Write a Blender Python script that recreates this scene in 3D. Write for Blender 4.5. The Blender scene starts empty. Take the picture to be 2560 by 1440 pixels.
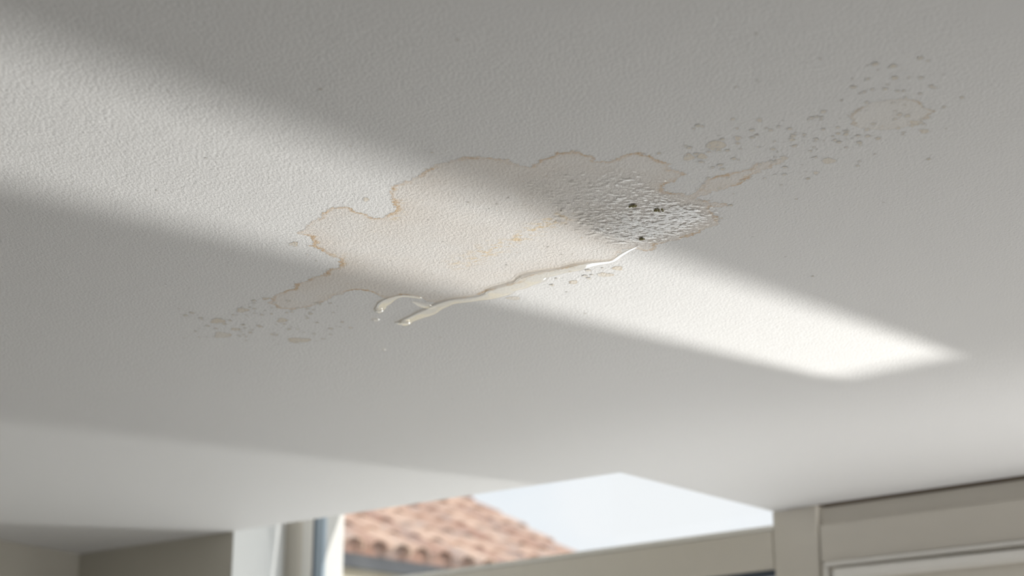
import bpy, bmesh, math, random
import numpy as np
from mathutils import Vector, Matrix, noise as mnoise

# ------------------------------------------------------------------ camera, sky, sun, lamps, exposure
S = bpy.context.scene
COL = S.collection
random.seed(7)
CAM_Z, CEIL = 1.6, 2.6                       # eye height, ceiling height
FPX = 4127.0
PITCH = math.atan(1280 / FPX)
cd = bpy.data.cameras.new('camera')
cam = bpy.data.objects.new('camera', cd); COL.objects.link(cam)
cam.location = (0, 0, CAM_Z)
cam.rotation_euler = (math.pi / 2 + PITCH, 0, 0)
cd.sensor_width = 36; cd.lens = 36 * FPX / 2560
cd.clip_start = 0.05; cd.clip_end = 300
cd.dof.use_dof = True; cd.dof.focus_distance = 3.02; cd.dof.aperture_fstop = 2.9
S.camera = cam

S.view_settings.view_transform = 'Standard'
S.view_settings.look = 'None'
S.view_settings.gamma = 1
S.view_settings.use_curve_mapping = False
S.view_settings.exposure = 0.0
S.cycles.use_denoising = True
S.cycles.max_bounces = 7
S.cycles.diffuse_bounces = 4
S.cycles.transparent_max_bounces = 12
S.cycles.sample_clamp_indirect = 4

W = bpy.data.worlds.new('sky'); S.world = W
W.use_nodes = True
wn, wl = W.node_tree.nodes, W.node_tree.links
bg = wn['Background']; bg.inputs['Strength'].default_value = 1.0
tc = wn.new('ShaderNodeTexCoord'); nz = wn.new('ShaderNodeTexNoise'); cr = wn.new('ShaderNodeValToRGB')
nz.inputs['Scale'].default_value = 9; nz.inputs['Detail'].default_value = 4
cr.color_ramp.elements[0].position = 0.35; cr.color_ramp.elements[0].color = (0.86, 0.92, 1, 1)
cr.color_ramp.elements[1].position = 0.65; cr.color_ramp.elements[1].color = (0.97, 0.985, 1.02, 1)
wl.new(tc.outputs['Generated'], nz.inputs['Vector']); wl.new(nz.outputs['Fac'], cr.inputs['Fac'])
wl.new(cr.outputs['Color'], bg.inputs['Color'])

def lamp(name, kind, loc, look, energy, color=(1, 1, 1), **kw):
    d = bpy.data.lights.new(name, kind); o = bpy.data.objects.new(name, d); COL.objects.link(o)
    o.location = loc; d.energy = energy; d.color = color
    o.rotation_euler = (Vector(look) - Vector(loc)).to_track_quat('-Z', 'Y').to_euler()
    for k, v in kw.items(): setattr(d, k, v)
    return o

# plan of the window wall: Q is the corner of the ceiling beside the mullion
Q = Vector((0.943, 5.956, 0))
BD = Vector((0.713, -0.701, 0)).normalized()      # along the window wall, to the right
BN = Vector((BD.y, -BD.x, 0))                     # into the room
def onB(s, z, out=0.0):                           # point on the window wall, out = into the room
    p = Q + BD * s + BN * out; p.z = z; return p

sun = lamp('sun', 'SUN', (6, 2, 8), (6 - 0.80, 2 + 0.50, 8 - 0.52), 3.2, (1.0, 0.95, 0.88), angle=0.01)
# spot lamps stand in for terrace sun through the added slot and big window
SRC = Vector((4.26, 6.86, 0.20))                  # spot lamp here stands in for sun glancing off the paving
glint = lamp('terrace_sun_reflection', 'SPOT', SRC, (-0.75, 2.25, 2.5), 2200, (1.0, 0.955, 0.90), shadow_soft_size=0.085, spot_size=math.radians(36), spot_blend=1.0)
glint2 = lamp('terrace_glow', 'SPOT', (3.05, 7.35, 0.25), (-1.8, 5.0, 2.6), 290, (1.0, 0.98, 0.94), shadow_soft_size=0.10, spot_size=math.radians(70), spot_blend=1.0)
day1 = lamp('window_daylight', 'AREA', onB(-0.58, 1.38, -0.30), onB(-0.8, 1.6, 3.0), 8.3, (0.96, 0.98, 1.0), shape='RECTANGLE', size=1.0, size_y=0.46)
side_fill = lamp('side_window_fill', 'AREA', (3.95, 2.25, 1.35), (1.6, 3.6, 1.9), 24, (1.0, 0.965, 0.955), shape='RECTANGLE', size=1.5, size_y=1.7)  # added area lamp behind an unseen window, brightens the right side
door_fill = lamp('low_door_fill', 'AREA', onB(1.24, 0.52, -0.30), onB(1.0, 1.2, 1.5), 28, (1.0, 0.975, 0.95), shape='RECTANGLE', size=1.6, size_y=0.72)  # added area lamp behind unseen door panes, lifts the overall light
ceiling_fill = lamp('right_ceiling_fill', 'SPOT', (5.5, 0.95, 0.1), (2.1, 4.95, 2.6), 1200, (1.0, 0.965, 0.95), shadow_soft_size=0.16, spot_size=math.radians(34), spot_blend=1.0)  # added spot lamp, brightens the right of the ceiling by the wall

# ------------------------------------------------------------------ helpers
def new_mat(name):
    m = bpy.data.materials.new(name); m.use_nodes = True
    return m, m.node_tree.nodes, m.node_tree.links, m.node_tree.nodes['Principled BSDF']

def noise_node(n, l, vec, scale, detail=2.0, rough=0.5):
    t = n.new('ShaderNodeTexNoise'); t.inputs['Scale'].default_value = scale
    t.inputs['Detail'].default_value = detail; t.inputs['Roughness'].default_value = rough
    l.new(vec, t.inputs['Vector']); return t.outputs['Fac']

def math_node(n, l, op, a, b=None, c=None, clamp=False):
    t = n.new('ShaderNodeMath'); t.operation = op; t.use_clamp = clamp
    for i, v in enumerate((a, b, c)):
        if v is None: continue
        if isinstance(v, (int, float)): t.inputs[i].default_value = v
        else: l.new(v, t.inputs[i])
    return t.outputs[0]

def smooth(n, l, v, a, b, lo=0.0, hi=1.0):
    t = n.new('ShaderNodeMapRange'); t.interpolation_type = 'SMOOTHSTEP'
    t.inputs['From Min'].default_value = a; t.inputs['From Max'].default_value = b
    t.inputs['To Min'].default_value = lo; t.inputs['To Max'].default_value = hi
    l.new(v, t.inputs['Value']); return t.outputs['Result']

def mix_rgb(n, l, f, a, b):
    t = n.new('ShaderNodeMix'); t.data_type = 'RGBA'
    if isinstance(f, (int, float)): t.inputs['Factor'].default_value = f
    else: l.new(f, t.inputs['Factor'])
    for k, v in ((6, a), (7, b)):
        if isinstance(v, tuple): t.inputs[k].default_value = (*v, 1)
        else: l.new(v, t.inputs[k])
    return t.outputs[2]

def position(n):
    return n.new('ShaderNodeNewGeometry').outputs['Position']

def stretched(n, l, vec, ang, sx, sy):
    t = n.new('ShaderNodeMapping'); t.inputs['Rotation'].default_value = (0, 0, ang)
    t.inputs['Scale'].default_value = (sx, sy, 1); l.new(vec, t.inputs['Vector']); return t.outputs['Vector']

def plain(name, col, rough=0.5, vary=0.06, scale=14, bump=0.05, metal=0.0):
    m, n, l, p = new_mat(name)
    pos = position(n); f = noise_node(n, l, pos, scale, 4)
    a = tuple(max(0, c * (1 - vary)) for c in col); b = tuple(min(1, c * (1 + vary)) for c in col)
    l.new(mix_rgb(n, l, f, a, b), p.inputs['Base Color'])
    p.inputs['Roughness'].default_value = rough; p.inputs['Metallic'].default_value = metal
    if bump:
        bp = n.new('ShaderNodeBump'); bp.inputs['Strength'].default_value = bump; bp.inputs['Distance'].default_value = 0.003
        l.new(noise_node(n, l, pos, scale * 12, 3), bp.inputs['Height']); l.new(bp.outputs['Normal'], p.inputs['Normal'])
    return m

CEIL_COL = (0.795, 0.797, 0.81)
def plaster_bump(n, l, p, strength=1.0):
    pos = position(n)
    st = stretched(n, l, pos, -0.75, 1.0, 0.45)                  # roller direction
    a = noise_node(n, l, pos, 150, 3, 0.55)
    b = noise_node(n, l, st, 190, 2, 0.5)
    c = noise_node(n, l, pos, 26, 2, 0.5)
    h = math_node(n, l, 'ADD', math_node(n, l, 'MULTIPLY', a, 0.55), math_node(n, l, 'MULTIPLY', b, 0.45))
    h = math_node(n, l, 'ADD', h, math_node(n, l, 'MULTIPLY', c, 0.5))
    bp = n.new('ShaderNodeBump'); bp.inputs['Strength'].default_value = strength; bp.inputs['Distance'].default_value = 0.0021
    l.new(h, bp.inputs['Height']); l.new(bp.outputs['Normal'], p.inputs['Normal'])
    return pos, h

m_ceiling, n, l, p = new_mat('rolled_plaster_paint')
plaster_bump(n, l, p); p.inputs['Base Color'].default_value = (*CEIL_COL, 1)
p.inputs['Roughness'].default_value = 0.62; p.inputs['Specular IOR Level'].default_value = 0.3

def stain_material(name, fill, rim, rim_w, jag, fill_amt=1.0):
    """painted plaster tinted where attribute sd (metres inside the stain's outline) is positive; brown tide line along sd = 0"""
    m, n, l, p = new_mat(name)
    pos, h = plaster_bump(n, l, p)
    at = n.new('ShaderNodeAttribute'); at.attribute_name = 'sd'; sd = at.outputs['Fac']
    n1 = math_node(n, l, 'MULTIPLY_ADD', noise_node(n, l, pos, 42, 3), jag * 1.6, -jag * 0.8)
    n2 = math_node(n, l, 'MULTIPLY_ADD', noise_node(n, l, pos, 170, 3), jag * 1.1, -jag * 0.55)
    d = math_node(n, l, 'ADD', math_node(n, l, 'ADD', sd, n1), n2)
    inside = smooth(n, l, d, -0.0006, 0.0016)
    band = math_node(n, l, 'SUBTRACT', inside, smooth(n, l, d, rim_w * 0.35, rim_w * 1.6))
    rv = smooth(n, l, noise_node(n, l, pos, 16, 3, 0.6), 0.40, 0.64, 0.12, 1.0)
    rf = smooth(n, l, noise_node(n, l, pos, 150, 2), 0.3, 0.62, 0.55, 1.0)
    band = math_node(n, l, 'MULTIPLY', math_node(n, l, 'MULTIPLY', band, rv), rf)
    fv = smooth(n, l, noise_node(n, l, pos, 9, 3), 0.25, 0.7, 0.55, 1.0)
    near = smooth(n, l, d, 0.0, 0.09, 1.0, 0.72)
    fa = math_node(n, l, 'MULTIPLY', math_node(n, l, 'MULTIPLY', inside, math_node(n, l, 'MULTIPLY', fv, near)), fill_amt)
    c = mix_rgb(n, l, fa, CEIL_COL, fill)
    # faint rust freckles and a yellow streak (attribute yel)
    fr = smooth(n, l, noise_node(n, l, stretched(n, l, pos, -0.1, 1, 0.6), 110, 2), 0.70, 0.78, 0.0, 0.55)
    c = mix_rgb(n, l, math_node(n, l, 'MULTIPLY', fr, inside), c, (0.62, 0.47, 0.31))
    ay = n.new('ShaderNodeAttribute'); ay.attribute_name = 'yel'
    ys = smooth(n, l, noise_node(n, l, pos, 55, 4, 0.65), 0.46, 0.66)
    c = mix_rgb(n, l, math_node(n, l, 'MULTIPLY', math_node(n, l, 'MULTIPLY', ys, ay.outputs['Fac']), 0.8), c, (0.76, 0.58, 0.33))
    c = mix_rgb(n, l, band, c, rim)
    l.new(c, p.inputs['Base Color']); l.new(smooth(n, l, d, -0.0012, 0.0002), p.inputs['Alpha'])
    p.inputs['Roughness'].default_value = 0.55; p.inputs['Specular IOR Level'].default_value = 0.35
    return m
m_stain = stain_material('water_stained_plaster', (0.755, 0.71, 0.675), (0.60, 0.405, 0.215), 0.0075, 0.017)
m_spot = stain_material('small_stained_plaster', (0.73, 0.675, 0.60), (0.62, 0.50, 0.36), 0.003, 0.005)
m_ring = stain_material('old_ring_stained_plaster', (0.765, 0.735, 0.705), (0.58, 0.47, 0.35), 0.004, 0.014, 0.7)

def water_material(name, tint, rough, bump_d, film=False):
    m, n, l, p = new_mat(name)
    n.remove(p); out = n['Material Output']
    tr = n.new('ShaderNodeBsdfTransparent'); tr.inputs['Color'].default_value = (*tint, 1)
    gl = n.new('ShaderNodeBsdfGlossy'); gl.inputs['Roughness'].default_value = rough
    fr = n.new('ShaderNodeFresnel'); fr.inputs['IOR'].default_value = 1.38
    mx = n.new('ShaderNodeMixShader')
    pos = position(n)
    if bump_d:
        st = stretched(n, l, pos, -0.10, 0.8, 1.0)
        a = noise_node(n, l, pos, 170, 4, 0.6); b = noise_node(n, l, st, 60, 2, 0.5)
        h = math_node(n, l, 'ADD', math_node(n, l, 'MULTIPLY', a, 0.5), b)
        bp = n.new('ShaderNodeBump'); bp.inputs['Strength'].default_value = 1; bp.inputs['Distance'].default_value = bump_d
        l.new(h, bp.inputs['Height']); l.new(bp.outputs['Normal'], gl.inputs['Normal']); l.new(bp.outputs['Normal'], fr.inputs['Normal'])
    f = fr.outputs['Fac']
    if film:
        at = n.new('ShaderNodeAttribute'); at.attribute_name = 'wet'
        q = math_node(n, l, 'ADD', at.outputs['Fac'], math_node(n, l, 'MULTIPLY_ADD', noise_node(n, l, stretched(n, l, pos, -0.15, 0.75, 1.25), 130, 4, 0.6), 3.6, -1.8))
        wet = smooth(n, l, q, 0.52, 0.70)
        f = math_node(n, l, 'MULTIPLY', math_node(n, l, 'MULTIPLY', f, wet), 1.0)
    else:
        f = math_node(n, l, 'MULTIPLY', f, 0.42)
    l.new(f, mx.inputs['Fac']); l.new(tr.outputs[0], mx.inputs[1]); l.new(gl.outputs[0], mx.inputs[2])
    l.new(mx.outputs[0], out.inputs['Surface'])
    return m
m_film = water_material('thin_wet_film', (0.985, 0.98, 0.975), 0.05, 0.0011, True)
m_water = water_material('standing_water', (0.965, 0.945, 0.915), 0.05, 0.0)

m_wall = plain('warm_white_wall_paint', (0.59, 0.565, 0.50), 0.7, 0.02, 8, 0.2)
m_reveal = plain('cool_white_reveal_paint', (0.60, 0.615, 0.62), 0.7, 0.02, 8, 0.2)
m_frame = plain('cream_painted_wood', (0.73, 0.69, 0.62), 0.35, 0.02, 10, 0.04)
m_bead = plain('lit_bead_paint', (0.92, 0.90, 0.86), 0.3, 0.02, 10, 0.03)  # lighter than the frame: light caught by the beads is put into the colour
m_white = plain('white_render', (0.70, 0.69, 0.68), 0.6, 0.03, 10, 0.2)
m_gasket = plain('slate_blue_seal', (0.05, 0.07, 0.10), 0.4, 0.1, 20, 0)
m_alu = plain('blue_grey_aluminium', (0.40, 0.48, 0.56), 0.35, 0.05, 20, 0, 0.2)
m_shadowgap = plain('shadow_gap_dark', (0.20, 0.16, 0.12), 0.8, 0.1, 6, 0)  # dark colour paints in the shade of the joint under the ceiling
m_floor = plain('pale_floor_boards', (0.74, 0.725, 0.705), 0.45, 0.1, 3, 0.05)
m_ground = plain('pale_terrace_paving', (0.62, 0.60, 0.56), 0.8, 0.06, 2, 0.2)
m_house = plain('ochre_cream_render', (0.64, 0.58, 0.45), 0.8, 0.05, 3, 0.2)
m_fascia = plain('dark_grey_fascia', (0.07, 0.075, 0.085), 0.6, 0.15, 6, 0)

m_tile, n, l, p = new_mat('terracotta_tile')
at = n.new('ShaderNodeAttribute'); at.attribute_name = 'tone'
pos = position(n)
c = mix_rgb(n, l, at.outputs['Fac'], (0.40, 0.235, 0.18), (0.72, 0.53, 0.42))
c = mix_rgb(n, l, smooth(n, l, noise_node(n, l, pos, 3.2, 4, 0.6), 0.45, 0.72, 0, 0.75), c, (0.36, 0.31, 0.30))
l.new(c, p.inputs['Base Color']); p.inputs['Roughness'].default_value = 0.85

m_glass, n, l, p = new_mat('window_glass')
n.remove(p); out = n['Material Output']
tr = n.new('ShaderNodeBsdfTransparent'); tr.inputs['Color'].default_value = (0.98, 0.99, 0.985, 1)
gl = n.new('ShaderNodeBsdfGlossy'); gl.inputs['Roughness'].default_value = 0.01
mx = n.new('ShaderNodeMixShader'); mx.inputs['Fac'].default_value = 0.04
l.new(tr.outputs[0], mx.inputs[1]); l.new(gl.outputs[0], mx.inputs[2]); l.new(mx.outputs[0], out.inputs['Surface'])

def link(name, bm, mat, parent=None, smooth_shade=False):
    me = bpy.data.meshes.new(name)
    if isinstance(bm, bmesh.types.BMesh):
        bmesh.ops.recalc_face_normals(bm, faces=bm.faces[:]); bm.to_mesh(me); bm.free()
    else:
        me.from_pydata(*bm)
    me.materials.append(mat)
    if smooth_shade:
        for f in me.polygons: f.use_smooth = True
    o = bpy.data.objects.new(name, me); COL.objects.link(o)
    if parent: o.parent = parent
    return o
def struct(o, label, cat):
    o['kind'] = 'structure'; o['label'] = label; o['category'] = cat; return o
def tag(o, label, cat, group=None, kind=None):
    o['label'] = label; o['category'] = cat
    if group: o['group'] = group
    if kind: o['kind'] = kind
    return o
def root(name, loc):
    o = bpy.data.objects.new(name, None); COL.objects.link(o); o.location = loc; o.empty_display_size = 0.1; return o

def prism(bm, pts, z0, z1):
    a = [bm.verts.new((x, y, z0)) for x, y in pts]; b = [bm.verts.new((x, y, z1)) for x, y in pts]
    k = len(pts)
    bm.faces.new(a); bm.faces.new(b)
    for i in range(k): bm.faces.new((a[i], a[(i + 1) % k], b[(i + 1) % k], b[i]))
def wall_bm(p0, p1, z0, z1, t):                  # t: thickness to the left of p0->p1 (sign picks the side)
    p0, p1 = Vector(p0[:2]), Vector(p1[:2]); d = (p1 - p0).normalized(); nn = Vector((-d.y, d.x)) * t
    bm = bmesh.new(); prism(bm, [p0, p1, p1 + nn, p0 + nn], z0, z1); return bm
def bbar(bm, s0, s1, z0, z1, o0, o1, bev=0.0):   # a bar in the window wall's own directions
    vs = [bm.verts.new(onB(s, z, o)) for o in (o0, o1) for z in (z0, z1) for s in (s0, s1)]
    fs = [bm.faces.new([vs[i] for i in q]) for q in ((0, 1, 3, 2), (4, 5, 7, 6), (0, 1, 5, 4), (2, 3, 7, 6), (0, 2, 6, 4), (1, 3, 7, 5))]
    if bev:
        es = list({e for f in fs for e in f.edges})
        bmesh.ops.bevel(bm, geom=es, offset=bev, segments=2, affect='EDGES')
def bars(name, items, mat, parent=None, bev=0.0, shift=None):
    bm = bmesh.new()
    for it in items: bbar(bm, *it, bev=bev)
    if parent: bmesh.ops.translate(bm, verts=bm.verts[:], vec=-parent.location)
    return link(name, bm, mat, parent)

# ------------------------------------------------------------------ the room
L = Vector((-1.839, 7.046)); A1 = Vector((-1.083, 6.422)); P = Vector((0.345, 5.214)); Q2 = Vector(Q[:2])
J = Vector(onB(-2.853, 0)[:2]); BR = Vector(onB(3.75, 0)[:2])
RB, LB = Vector((BR.x, -3.0)), Vector((-4.55, -3.0)); WL = Vector((-4.55, 2.23))
bm = bmesh.new(); prism(bm, [L, A1, P, Q2, BR, RB, LB, WL], CEIL, CEIL + 0.22)
ceiling = struct(link('ceiling', bm, m_ceiling), 'white rolled plaster ceiling with a cut-back corner before the window', 'ceiling')
bm = bmesh.new(); prism(bm, [L, A1, J, Q2, BR, RB, LB, WL], -0.1, 0.0)
struct(link('floor', bm, m_floor), 'pale boarded floor of the room', 'floor')
bm = bmesh.new(); prism(bm, [L, A1 + Vector((-.003, .002)), A1 + Vector((-.03, .19)), L + Vector((.10, .13))], 0, CEIL)
struct(link('wall_front_left', bm, m_wall), 'short shaded wall left of the window recess', 'wall')
struct(link('wall_left', wall_bm(WL, L, 0, CEIL, 0.2), m_wall), 'shaded wall at the left edge', 'wall')
bm = bmesh.new(); prism(bm, [A1, J, J + Vector((-.15, 0)), A1 + Vector((-.154, .137))], 0, 3.22)
struct(link('wall_reveal', bm, m_reveal), 'light grey reveal beside the left jamb of the window', 'wall')
struct(link('wall_back_left', wall_bm(LB, WL, 0, CEIL, 0.2), m_wall), 'wall behind and left of the camera', 'wall')
struct(link('wall_back', wall_bm(RB, LB, 0, CEIL, 0.2), m_wall), 'wall behind the camera', 'wall')
bm = bmesh.new()
for y0, y1, z0, z1 in ((3.33, 3.05, 0, CEIL), (1.45, -3.0, 0, CEIL), (3.05, 1.45, 0, 0.45), (3.05, 1.45, 2.25, CEIL)):
    prism(bm, [(BR.x, y0), (BR.x, y1), (BR.x + 0.2, y1), (BR.x + 0.2, y0)], z0, z1)
struct(link('wall_right', bm, m_wall), 'wall to the right of the camera', 'wall')
# upstands of the raised recess over the window, hidden behind the ceiling's edge
bm = wall_bm(A1, P, CEIL + 0.22, 3.22, -0.1)
struct(link('wall_recess_front', bm, m_wall), 'upstand above the ceiling edge at the window recess', 'wall')
bm = wall_bm(P, Q2 + Vector(BD[:2]) * 0.02, CEIL + 0.22, 3.22, -0.1)
struct(link('wall_recess_right', bm, m_wall), 'upstand above the ceiling edge by the mullion', 'wall')
bm = bmesh.new(); prism(bm, [A1 + Vector((-.15, 0)), P, Q2, J + Vector((-.15, 0.02))], 3.22, 3.32)
struct(link('ceiling_recess', bm, m_wall), 'top of the raised window recess', 'ceiling')
struct(bars('wall_sill', [(-2.853, 0.0, 0.0, 0.30, -0.2, 0.0)], m_wall), 'low wall under the big window', 'wall')
struct(bars('wall_lintel', [(-2.853, 0.0, 3.12, 3.22, -0.2, 0.0)], m_wall), 'lintel over the big window', 'wall')

# window_1: the big window, its transom rail just under the ceiling
w1 = root('window_1', onB(-1.4, 0.30)); struct(w1, 'cream framed window showing sky and a tiled roof above its transom rail', 'window')
bars('transom_rail', [(-2.427, 0.0, 2.392, 2.535, -0.07, 0.0)], m_frame, w1, 0.006)
bars('transom_cap', [(-2.427, -0.002, 2.532, 2.549, -0.045, 0.004)], m_bead, w1, 0.003)
bars('transom_gasket', [(-2.40, -0.002, 2.368, 2.392, -0.06, -0.016)], m_gasket, w1)
bars('left_jamb', [(-2.853, -2.729, 0.30, 3.12, -0.08, 0.006)], m_frame, w1, 0.004)
bars('jamb_stop', [(-2.729, -2.655, 0.30, 3.12, -0.08, 0.0)], m_bead, w1, 0.004)
bars('jamb_seal', [(-2.655, -2.638, 0.30, 3.12, -0.03, -0.01)], m_gasket, w1)
bars('jamb_strip', [(-2.638, -2.579, 0.30, 3.12, -0.03, -0.012)], m_alu, w1)
bars('window_head', [(-2.579, 0.0, 3.06, 3.12, -0.08, 0.0)], m_frame, w1)
bars('bottom_rail', [(-2.579, 0.0, 0.30, 0.40, -0.08, 0.0)], m_frame, w1, 0.004)
bars('upper_pane', [(-2.579, 0.0, 2.549, 3.06, -0.034, -0.030)], m_glass, w1)
bars('lower_pane', [(-2.579, 0.0, 0.40, 2.368, -0.034, -0.030)], m_glass, w1)
bars('mullion', [(0.0, 0.190, 0.0, CEIL, -0.10, 0.0)], m_frame, w1, 0.003)
rev = bars('wall_outer_reveal', [(-2.85, -2.581, 0.0, 3.22, -0.137, -0.081), (-2.65, -2.581, 0.30, 3.12, -0.081, -0.031)], m_white); struct(rev, 'sunlit white outer reveal left of the window glass', 'wall')

# door_1: cream panelled door casing right of the mullion, with an added light slot below the view
d1 = root('door_1', onB(1.0, 0)); struct(d1, 'cream panelled casing right of the mullion with a pale bead', 'door')
E_ = 2.25
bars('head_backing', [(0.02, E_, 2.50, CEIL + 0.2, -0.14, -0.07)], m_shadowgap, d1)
bars('head_band', [(0.190, E_, 2.527, CEIL - 0.009, -0.08, -0.022)], m_frame, d1, 0.002)
bars('head_panel', [(0.196, E_, 2.397, 2.527, -0.08, -0.004)], m_frame, d1, 0.002)
bars('side_band', [(0.196, 0.214, 0.0, 2.394, -0.08, -0.004)], m_frame, d1, 0.002)
bars('outer_bead', [(0.214, E_, 2.377, 2.394, -0.06, 0.012), (0.214, 0.231, 0.0, 2.377, -0.06, 0.012)], m_bead, d1, 0.004)
bars('inner_bead', [(0.250, E_, 2.326, 2.368, -0.06, 0.020), (0.250, 0.288, 0.0, 2.326, -0.06, 0.020)], m_bead, d1, 0.009)
bars('bead_groove', [(0.231, E_, 2.364, 2.377, -0.06, -0.004), (0.231, 0.250, 0.0, 2.377, -0.06, -0.012)], m_frame, d1)
# unseen slot added and shaped to throw the stripe of light on the ceiling
SLOT = [(1.426, 1.02), (1.662, 1.02), (1.654, 1.785), (1.434, 1.785)]
bm = bmesh.new()
O_ = [(0.284, 0.92), (E_, 0.92), (E_, 2.330), (0.284, 2.330)]
for o0, o1 in ((-0.05, -0.015),):
    ring = {}
    for o in (o0, o1):
        ring[o] = ([bm.verts.new(onB(s_, z_, o)) for s_, z_ in O_], [bm.verts.new(onB(s_, z_, o)) for s_, z_ in SLOT])
        for i in range(4):
            a, b = ring[o]; bm.faces.new((a[i], a[(i + 1) % 4], b[(i + 1) % 4], b[i]))
    for w_ in (0, 1):
        for i in range(4):
            a, b = ring[o0][w_], ring[o1][w_]; bm.faces.new((a[i], a[(i + 1) % 4], b[(i + 1) % 4], b[i]))
bmesh.ops.translate(bm, verts=bm.verts[:], vec=-d1.location)
link('door_panel', bm, m_frame, d1)
bm = bmesh.new()
a = [bm.verts.new(onB(s_, z_, -0.036)) for s_, z_ in SLOT]; b = [bm.verts.new(onB(s_, z_, -0.032)) for s_, z_ in SLOT]
bm.faces.new(a); bm.faces.new(b)
for i in range(4): bm.faces.new((a[i], a[(i + 1) % 4], b[(i + 1) % 4], b[i]))
bmesh.ops.translate(bm, verts=bm.verts[:], vec=-d1.location)
link('light_slot_pane', bm, m_glass, d1)
bars('door_rail', [(0.284, E_, 0.0, 0.12, -0.05, -0.015), (0.284, 0.42, 0.12, 0.92, -0.05, -0.015), (2.08, E_, 0.12, 0.92, -0.05, -0.015)], m_frame, d1)
bars('lower_pane', [(0.42, 2.08, 0.12, 0.92, -0.036, -0.032)], m_glass, d1)  # unseen glazing added to let the low lamp into the room
# right end of the window wall, with unseen_window added to brighten the right of the ceiling
struct(bars('wall_front_right', [(E_, 3.75, 0, CEIL, -0.1, 0)], m_wall), 'wall right of the door casing', 'wall')
w2 = root('unseen_window', (BR.x, 2.25, 0.45)); struct(w2, 'cream framed window added out of view in the right wall to light the ceiling', 'window')
def rbox(name, items, mat):
    bm = bmesh.new()
    for y0, y1, z0, z1, x0, x1 in items: prism(bm, [(BR.x + x0, y0), (BR.x + x1, y0), (BR.x + x1, y1), (BR.x + x0, y1)], z0, z1)
    bmesh.ops.translate(bm, verts=bm.verts[:], vec=-w2.location); return link(name, bm, mat, w2)
rbox('window_frame', [(1.45, 1.52, 0.45, 2.25, 0.04, 0.12), (2.98, 3.05, 0.45, 2.25, 0.04, 0.12), (1.52, 2.98, 0.45, 0.52, 0.04, 0.12), (1.52, 2.98, 2.18, 2.25, 0.04, 0.12)], m_frame)
rbox('pane', [(1.52, 2.98, 0.52, 2.18, 0.078, 0.082)], m_glass)

# ------------------------------------------------------------------ outside: terrace and the neighbour's tiled house
bm = bmesh.new(); prism(bm, [(-30, 60), (30, 60), (30, -20), (-30, -20)], -0.4, -0.12)
struct(link('ground', bm, m_ground), 'pale paved ground outside', 'ground')

def ray(px, py):                                # direction of a photograph pixel in the place
    a, b = (px - 1280) / FPX, (720 - py) / FPX
    return Vector((a, math.cos(PITCH) - b * math.sin(PITCH), math.sin(PITCH) + b * math.cos(PITCH)))
EYE = Vector((0, 0, CAM_Z))
r0 = ray(860, 1371); E0 = EYE + r0 * (12.0 / r0.y)            # a point of the eaves
EV = Vector((0.635, 0.773, 0)).normalized()                    # along the eaves
TH = math.radians(27)
UP = Vector((-EV.y * math.cos(TH), EV.x * math.cos(TH), math.sin(TH)))   # up the slope
NRM = EV.cross(UP).normalized()
if NRM.z < 0: NRM = -NRM
r1 = ray(1570, 1488); t = (E0.z - CAM_Z) / r1.z; E1 = EYE + r1 * t
hz = E0.z
house = root('tiled_house', (E0.x, E0.y, -0.12)); tag(house, 'neighbouring house with a terracotta tiled roof seen through the window', 'house')
PT, CR = 0.25, 0.36                                            # tile column pitch, course length
elen = (E1 - E0).dot(EV); s_lo = -2.2
ncol = int((elen - s_lo) / PT)
def tiles():
    V, F, T = [], [], []
    seg = 6
    for c in range(ncol + 1):
        s = elen - (c + 0.5) * PT
        ct = random.random()
        for r in range(17):
            tone = min(1, max(0, 0.5 * ct + 0.6 * random.random() - 0.05)); js = random.uniform(-0.012, 0.012); jl = random.uniform(-0.02, 0.02); jr = random.uniform(-0.006, 0.006)
            base = len(V)
            for q, (u, rad, lift) in enumerate(((r * CR - 0.05 + jl, 0.118, 0.022), ((r + 1) * CR + 0.02, 0.098, 0.006))):
                for k in range(seg + 1):
                    a = math.pi * k / seg
                    for th in (0.0, -0.016):
                        pnt = E0 + EV * (s + js + math.cos(a) * (rad + th)) + UP * u + NRM * (math.sin(a) * (rad + th) * 0.8 + lift + jr + 0.01)
                        V.append(pnt - house.location)
            st = 2 * (seg + 1)
            for k in range(seg):
                o0, o1 = base + 2 * k, base + 2 * (k + 1)
                F += [(o0, o1, o1 + st, o0 + st), (o0 + 1, o0 + 1 + st, o1 + 1 + st, o1 + 1), (o0, o0 + 1, o1 + 1, o1), (o0 + st, o1 + st, o1 + 1 + st, o0 + 1 + st)]
            T += [tone] * (2 * st)
    return V, F, T
V, F, T = tiles()
ro = link('roof_tiles', (V, [], F), m_tile, house); a_ = ro.data.attributes.new('tone', 'FLOAT', 'POINT'); a_.data.foreach_set('value', T)
ro['label'] = 'rows of curved terracotta tiles'
for f_ in ro.data.polygons: f_.use_smooth = False
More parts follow.
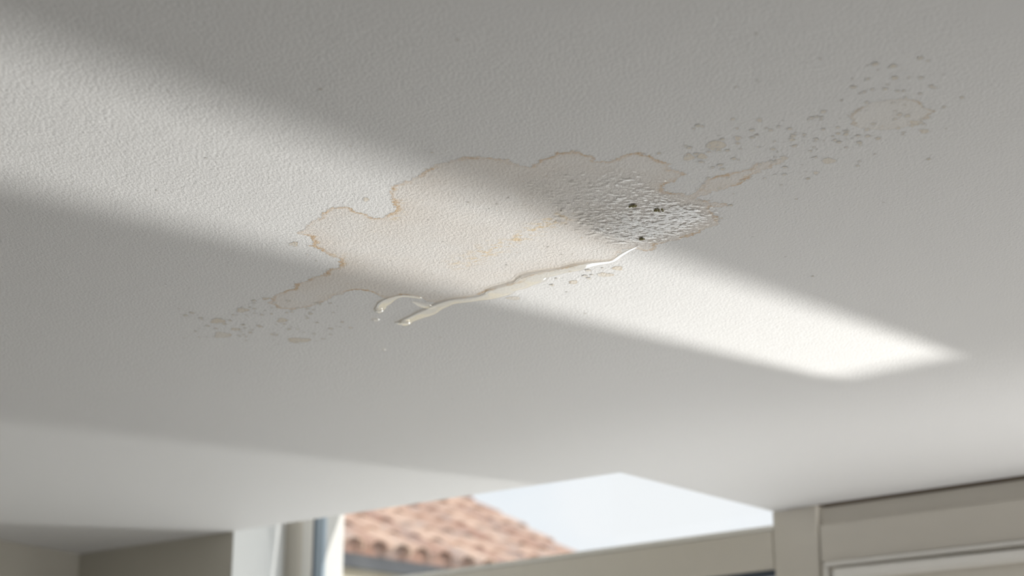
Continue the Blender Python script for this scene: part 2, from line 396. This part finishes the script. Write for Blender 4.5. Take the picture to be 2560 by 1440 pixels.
# valley bed under the tiles
bm = bmesh.new()
def quadbox(bm, o, u, ul, v, vl, w, w0, w1):
    c8 = [o + u * a + v * b + w * c for c in (w0, w1) for b in (0, vl) for a in (0, ul)]
    vs = [bm.verts.new(q - house.location) for q in c8]
    for q in ((0, 1, 3, 2), (4, 5, 7, 6), (0, 1, 5, 4), (2, 3, 7, 6), (0, 2, 6, 4), (1, 3, 7, 5)): bm.faces.new([vs[i] for i in q])
quadbox(bm, E0 + EV * s_lo, EV, elen - s_lo, UP, 17 * CR, NRM, -0.06, 0.07)
bed = link('roof_bed', bm, m_tile, house)
a_ = bed.data.attributes.new('tone', 'FLOAT', 'POINT'); a_.data.foreach_set('value', [0.0] * len(bed.data.vertices))
bm = bmesh.new(); OUT = Vector((EV.y, -EV.x, 0)); Z = Vector((0, 0, 1))
quadbox(bm, E0 + EV * s_lo - Z * 0.125, EV, elen - s_lo, Z, 0.10, OUT, -0.06, 0.0)
link('fascia', bm, m_fascia, house)
bm = bmesh.new()
quadbox(bm, E0 + EV * s_lo - OUT * 0.10 - Z * (hz + 0.12), EV, elen - s_lo - 0.2, Z, hz + 0.05, OUT, -0.25, 0.0)
link('house_wall', bm, m_house, house)
bm = bmesh.new()                                             # gable under the verge
g0 = E0 + EV * (elen - 0.35) - OUT * 0.30; up6 = UP * (16 * CR)
gv = [g0 - Z * (hz + 0.12), g0 - Z * 0.06, g0 + up6 + OUT * 0.3 * 0 - Z * 0.12, Vector((g0.x + up6.x, g0.y + up6.y, -0.12))]
aa = [bm.verts.new(q - house.location) for q in gv]; bb = [bm.verts.new(q - EV * 0.2 - house.location) for q in gv]
bm.faces.new(aa); bm.faces.new(bb)
for i in range(4): bm.faces.new((aa[i], aa[(i + 1) % 4], bb[(i + 1) % 4], bb[i]))
link('gable_wall', bm, m_house, house)

# ------------------------------------------------------------------ stains on the ceiling
def onC(px, py):                                # where a photograph pixel meets the ceiling plane
    d = ray(px, py); k = (CEIL - CAM_Z) / d.z; return (d.x * k, d.y * k)
def poly_sd(poly, X, Y):                        # signed distance, positive inside
    P_ = np.array(poly); d2 = np.full(X.shape, 1e9); ins = np.zeros(X.shape, bool)
    for i in range(len(P_)):
        (x0, y0), (x1, y1) = P_[i], P_[(i + 1) % len(P_)]
        ex, ey = x1 - x0, y1 - y0
        t_ = np.clip(((X - x0) * ex + (Y - y0) * ey) / (ex * ex + ey * ey + 1e-12), 0, 1)
        d2 = np.minimum(d2, (X - x0 - t_ * ex) ** 2 + (Y - y0 - t_ * ey) ** 2)
        c = ((y0 > Y) != (y1 > Y)) & (X < (x1 - x0) * (Y - y0) / (y1 - y0 + 1e-12) + x0)
        ins ^= c
    return np.where(ins, 1, -1) * np.sqrt(d2)
def grid_decal(name, poly, mat, margin, cell, z, extra=None, keep_neg=True, parent=None):
    pts = [onC(*q) for q in poly]; xs = [q[0] for q in pts]; ys = [q[1] for q in pts]
    gx = np.arange(min(xs) - margin, max(xs) + margin + cell, cell); gy = np.arange(min(ys) - margin, max(ys) + margin + cell, cell)
    X, Y = np.meshgrid(gx, gy); sd = poly_sd(pts, X, Y)
    ok = sd > -margin
    idx = -np.ones(X.shape, int); V = []; A = []; B_ = []
    F = []
    q = ok[:-1, :-1] & ok[1:, :-1] & ok[:-1, 1:] & ok[1:, 1:]
    ex = extra(X, Y) if extra is not None else np.zeros(X.shape)
    for j, i in zip(*np.nonzero(q)):
        f = []
        for dj, di in ((0, 0), (1, 0), (1, 1), (0, 1)):
            a, b = j + dj, i + di
            if idx[a, b] < 0:
                idx[a, b] = len(V); V.append((X[a, b], Y[a, b], z)); A.append(sd[a, b]); B_.append(ex[a, b])
            f.append(idx[a, b])
        F.append(f)
    o = link(name, (V, [], F), mat)
    for nm, vals in (('sd', A), ('yel', B_), ('wet', B_)):
        at_ = o.data.attributes.new(nm, 'FLOAT', 'POINT'); at_.data.foreach_set('value', vals)
    return o
def seg_glow(segs):
    def fn(X, Y):
        r = np.zeros(X.shape)
        for (a, b, w, amp) in segs:
            (x0, y0), (x1, y1) = onC(*a), onC(*b); ex, ey = x1 - x0, y1 - y0
            t_ = np.clip(((X - x0) * ex + (Y - y0) * ey) / (ex * ex + ey * ey + 1e-12), 0, 1)
            d = np.sqrt((X - x0 - t_ * ex) ** 2 + (Y - y0 - t_ * ey) ** 2)
            r = np.maximum(r, amp * np.exp(-(d / w) ** 2))
        return r
    return fn
MAIN = [(745,583),(765,568),(795,543),(830,519),(868,514),(880,524),(905,532),(938,545),(960,543),(985,532),(992,515),(978,492),(975,480),(980,466),(1010,455),(1045,441),(1058,426),(1090,412),
 (1130,400),(1165,392),(1200,390),(1240,395),(1275,401),(1305,414),(1328,416),(1345,402),(1370,392),(1390,383),(1430,377),(1455,380),(1480,390),(1490,400),(1520,403),(1555,388),(1600,381),
 (1635,394),(1655,405),(1678,411),(1668,424),(1700,425),(1714,436),(1690,448),(1665,462),(1650,475),(1680,481),(1705,483),(1728,487),(1745,474),(1765,450),(1792,440),(1830,432),(1870,420),
 (1905,404),(1945,396),(1966,397),(1945,411),(1900,428),(1880,440),(1850,460),(1805,474),(1765,486),(1738,497),(1780,505),(1826,509),(1812,516),(1782,518),(1777,526),(1788,537),(1806,548),
 (1796,560),(1770,570),(1752,580),(1720,592),(1690,600),(1660,607),(1642,612),(1640,625),(1612,627),(1588,621),(1562,623),(1540,642),(1528,655),(1490,655),(1440,664),(1400,674),(1340,688),
 (1300,706),(1240,722),(1180,742),(1110,752),(1085,760),(1050,743),(1010,737),(985,741),(965,749),(942,736),(918,728),(895,723),(868,728),(832,742),(802,757),(770,768),(732,775),(700,771),
 (672,758),(690,738),(710,727),(728,722),(738,710),(762,702),(790,690),(812,686),(822,672),(845,668),(853,658),(846,646),(826,640),(800,625),(775,614),(788,606),(781,592),(762,588)]
stain = grid_decal('water_stain', MAIN, m_stain, 0.016, 0.006, CEIL - 0.0002,
    seg_glow([((1180,650),(1400,545),0.022,1.0),((1330,575),(1400,540),0.02,1.0),((1150,660),(1260,610),0.03,.7),((985,515),(980,540),0.02,.8),((840,640),(850,660),0.02,.7)]))
tag(stain, 'large beige water stain with a brown scalloped tide line on the ceiling', 'water stain')

def blob(px, py, rx, ry, k=14, rough=0.25, rot=0.0):
    out = []
    ph = random.random() * 9
    for i in range(k):
        a = 2 * math.pi * i / k; r = 1 + rough * math.sin(3 * a + ph) * 0.6 + rough * (random.random() - 0.5)
        x, y = math.cos(a) * rx * r, math.sin(a) * ry * r
        out.append((px + x * math.cos(rot) - y * math.sin(rot), py + x * math.sin(rot) + y * math.cos(rot)))
    return out
RING = [(2125,290),(2138,275),(2165,262),(2200,250),(2240,246),(2275,248),(2300,256),(2322,268),(2335,278),(2322,292),(2300,305),(2270,316),(2235,323),(2190,326),(2150,320),(2132,306)]
rg = grid_decal('ring_stain', RING, m_ring, 0.014, 0.005, CEIL - 0.0002)
tag(rg, 'pale oval ring stain at the upper right of the ceiling', 'water stain')
patches = [(1790,362,26,10,'small mottled brown patch between the big stain and the ring stain'),
 (1845,345,10,6,'small round brown spot above the mottled patch'),
 (1755,391,14,7,'brown spot just above the right lobe of the big stain'),
 (1722,392,14,9,'brown spot left of its twin above the right lobe of the big stain'),
 (2072,402,18,7,'lone tan blotch right of the long arm of the big stain'),
 (2040,432,7,4,'tiny tan spot below the lone blotch at the right'),
 (2312,328,11,5,'tan spot just below the right end of the ring stain'),
 (2290,306,18,6,'tan streak at the lower right rim of the ring stain'),
 (606,775,15,5,'tan spot off the lower left tip of the big stain, nearest the tip'),
 (545,802,20,6,'tan spot at the far lower left, topmost of three'),
 (588,823,12,3,'thin tan spot at the far lower left, middle of three'),
 (556,837,24,7,'wide tan spot at the far lower left, lowest of three'),
 (664,746,9,3,'small tan spot above the lower left tip of the big stain'),
 (748,850,30,6,'long faint tan mark below the lower left of the big stain'),
 (704,800,12,6,'faint tan mark right below the lower left tip of the big stain'),
 (1513,687,20,5,'faint yellow mark in the sunlit strip, just below the rivulet'),
 (1434,705,10,4,'round yellow mark in the sunlit strip below the rivulet'),
 (1285,745,16,4,'yellow mark under the middle of the rivulet'),
 (1545,670,14,5,'yellow mark below the right end of the rivulet'),
 (735,610,11,6,'orange spot left of the left edge of the big stain'),
 (915,498,7,5,'orange dot above the notch in the upper left of the big stain'),
 (877,819,5,2,'tiny orange dot under the small water drops'),
 (1900,300,7,5,'pale brown spot left of the ring stain, higher of a pair'),
 (1960,395,9,5,'brown spot at the tip of the long arm of the big stain')]
for (x, y, rx, ry, lab) in patches:
    o = grid_decal('stain_spot', blob(x, y, rx, ry), m_spot, 0.006, 0.003, CEIL - 0.0004)
    tag(o, lab, 'stain spot', 'stain spots around the big water stain')
# uncountable fine splatter
V, F, SD, YE = [], [], [], []
spl = []
for _ in range(170):
    t_ = random.random(); x = 1700 + 640 * t_ + random.gauss(0, 60); y = 430 - 190 * t_ + random.gauss(0, 55); spl.append((x, y, random.uniform(1.2, 5.0)))
for _ in range(60):
    spl.append((random.uniform(600, 860), random.uniform(750, 860), random.uniform(1.5, 5)))
for _ in range(25): spl.append((random.uniform(460, 640), random.uniform(780, 850), random.uniform(1.5, 5)))
for _ in range(22): spl.append((random.uniform(1380, 1640), random.uniform(660, 730), random.uniform(2, 5)))
for _ in range(50): spl.append((random.uniform(300, 2400), random.uniform(60, 1000), random.uniform(1.0, 2.2)))
for x, y, r in spl:
    if 1520 < x < 1740 and 395 < y: continue
    cx, cy = onC(x, y); rm = r * 0.0008 * 1.1; k = 10; b0 = len(V); kk = [random.uniform(0.75, 1.3) for _ in range(k)]
    zz = CEIL - 0.0005 - 0.0000015 * len(V) / 11; V.append((cx, cy, zz)); SD.append(rm); YE.append(0)
    for i in range(k):
        a = 2 * math.pi * i / k; R = rm * 1.9 * kk[i]
        V.append((cx + math.cos(a) * R * random.uniform(0.9, 1.25), cy + math.sin(a) * R * 1.15, zz)); SD.append(-rm * 0.8); YE.append(0)
    for i in range(k): F.append((b0, b0 + 1 + (i + 1) % k, b0 + 1 + i))
m_speck = stain_material('speck_stained_plaster', (0.71, 0.66, 0.58), (0.66, 0.58, 0.47), 0.002, 0.0022)
sp = link('stain_splatter', (V, [], F), m_speck)
for nm, vals in (('sd', SD), ('yel', YE)):
    at_ = sp.data.attributes.new(nm, 'FLOAT', 'POINT'); at_.data.foreach_set('value', vals)
tag(sp, 'fine brown splatter scattered around the water stain', 'splatter', kind='stuff')

# ------------------------------------------------------------------ water on the ceiling
WET = [(1290,455),(1360,425),(1440,418),(1560,428),(1640,445),(1655,480),(1700,492),(1760,510),(1776,530),(1770,550),(1735,570),(1690,588),(1640,603),(1600,614),(1545,612),(1490,590),(1420,560),(1340,520)]
def wetness(X, Y):
    pts = [onC(*q) for q in WET]; sd = poly_sd(pts, X, Y)
    core = seg_glow([((1580, 575), (1715, 548), 0.13, 1.0)])(X, Y)
    return np.clip(0.5 + sd / 0.06, 0, 1) * (0.30 + 0.50 * core)
fw = grid_decal('water_film', WET, m_film, 0.02, 0.006, CEIL - 0.0022, wetness)
tag(fw, 'glistening wet film on the right half of the big water stain', 'water')

def sweep(name, path, mat, hgt=0.30, seg=10):
    """a bead of water hanging from the ceiling: path of (px, py, half width in metres)"""
    pts = []
    for i in range(len(path) - 1):
        for k in range(6):
            t_ = k / 6; pts.append([path[i][j] * (1 - t_) + path[i + 1][j] * t_ for j in range(3)])
    pts.append(list(path[-1]))
    P2 = [Vector((*onC(a, b), 0)) for a, b, w in pts]; Wd = [w for _, _, w in pts]
    for _ in range(7):
        P2 = [P2[0]] + [(P2[i - 1] + P2[i] * 2 + P2[i + 1]) / 4 for i in range(1, len(P2) - 1)] + [P2[-1]]
        Wd = [Wd[0]] + [(Wd[i - 1] + Wd[i] * 2 + Wd[i + 1]) / 4 for i in range(1, len(Wd) - 1)] + [Wd[-1]]
    V, F = [], []
    for i, (q, w) in enumerate(zip(P2, Wd)):
        tg = (P2[min(i + 1, len(P2) - 1)] - P2[max(i - 1, 0)]).normalized(); nn = Vector((-tg.y, tg.x, 0))
        w *= 1.45 * (1 + 0.10 * math.sin(i * 0.33) + 0.05 * math.sin(i * 0.71 + 1))
        for k in range(seg + 1):
            a = math.pi * k / seg
            V.append((q.x + nn.x * math.cos(a) * w, q.y + nn.y * math.cos(a) * w, CEIL - 0.0018 - (1 - math.cos(a) ** 6) * w * hgt))
    for i in range(len(P2) - 1):
        for k in range(seg):
            a = i * (seg + 1) + k; F.append((a, a + 1, a + seg + 2, a + seg + 1))
    return link(name, (V, [], F), mat, smooth_shade=True)
def dome(name, px, py, rx, ry, h, mat):
    cx, cy = onC(px, py); V, F = [(cx, cy, CEIL - 0.0018 - h)], []
    R, K = 8, 28
    for r in range(1, R + 1):
        a = math.pi / 2 * r / R
        for k in range(K):
            b = 2 * math.pi * k / K; V.append((cx + math.sin(a) * rx * math.cos(b), cy + math.sin(a) * ry * math.sin(b), CEIL - 0.0018 - h * (1 - math.sin(a) ** 3.2)))
    for k in range(K): F.append((0, 1 + k, 1 + (k + 1) % K))
    for r in range(R - 1):
        for k in range(K):
            a = 1 + r * K + k; b = 1 + r * K + (k + 1) % K; F.append((a, a + K, b + K, b))
    return link(name, (V, [], F), mat, smooth_shade=True)
riv = sweep('water_rivulet', [(1590,616,.002),(1572,624,.003),(1552,636,.004),(1530,652,.006),(1480,655,.012),(1430,668,.016),(1385,676,.015),(1345,684,.018),(1320,700,.022),(1290,712,.020),
   (1262,718,.018),(1240,732,.020),(1215,740,.015),(1175,745,.012),(1130,750,.012),(1098,762,.014),(1075,775,.015),(1045,788,.013),(1022,797,.012),(1010,804,.014),(1002,808,.010)], m_water, 0.15)
tip = dome('water_tip', 1012, 804, 0.0150, 0.0250, 0.0050, m_water); tip.parent = riv
tag(riv, 'clear winding water rivulet running from the wet film to a rounded tip', 'water')
rn = sweep('water_trickle', [(1052,744,.003),(1035,739,.006),(1008,736,.006),(985,741,.007),(968,749,.010),(955,760,.010),(949,770,.010),(946,774,.003)], m_water, 0.15)
tag(rn, 'short curved trickle of water below the stain, ending above a drop', 'water')
br = sweep('water_trickle', [(1032,752,.002),(1050,758,.007),(1068,765,.010),(1085,768,.008)], m_water, 0.15)
tag(br, 'stubby trickle joining the rivulet from the left near its tip', 'water')
d_ = dome('water_drop', 947, 773, 0.0120, 0.0200, 0.0048, m_water); tag(d_, 'round clear drop at the end of the short trickle', 'water drop')
d_ = dome('water_drop', 939, 797, 0.0095, 0.0110, 0.0028, m_water); tag(d_, 'small flat drop standing alone beneath the larger drop', 'water drop')
d_ = dome('water_drop', 961, 872, 0.0045, 0.008, 0.002, m_water); tag(d_, 'tiny faint drop far below the two clear drops', 'water drop')

m_mould = plain('olive_mould', (0.27, 0.25, 0.12), 0.9, 0.5, 300, 0)
def mould(px, py, w, lab):
    cx, cy = onC(px, py); bm = bmesh.new()
    for _ in range(13):
        r = random.uniform(0.0009, 0.0022)
        mt = Matrix.Translation((cx + random.gauss(0, w), cy + random.gauss(0, w * 0.9), CEIL - 0.003)) @ Matrix.Diagonal((1.3, 1.3, 0.9, 1))
        bmesh.ops.create_icosphere(bm, subdivisions=2, radius=r, matrix=mt)
    o = link('mould_tuft', bm, m_mould, smooth_shade=True); tag(o, lab, 'mould', 'mould tufts in the wet film'); return o
mould(1585, 511, 0.0030, 'small olive mould tuft on the wet film, the left one')
mould(1644, 522, 0.0042, 'larger olive mould tuft on the wet film, the right one')
mould(1606, 594, 0.0015, 'tiny olive mould speck near the lower edge of the wet film')
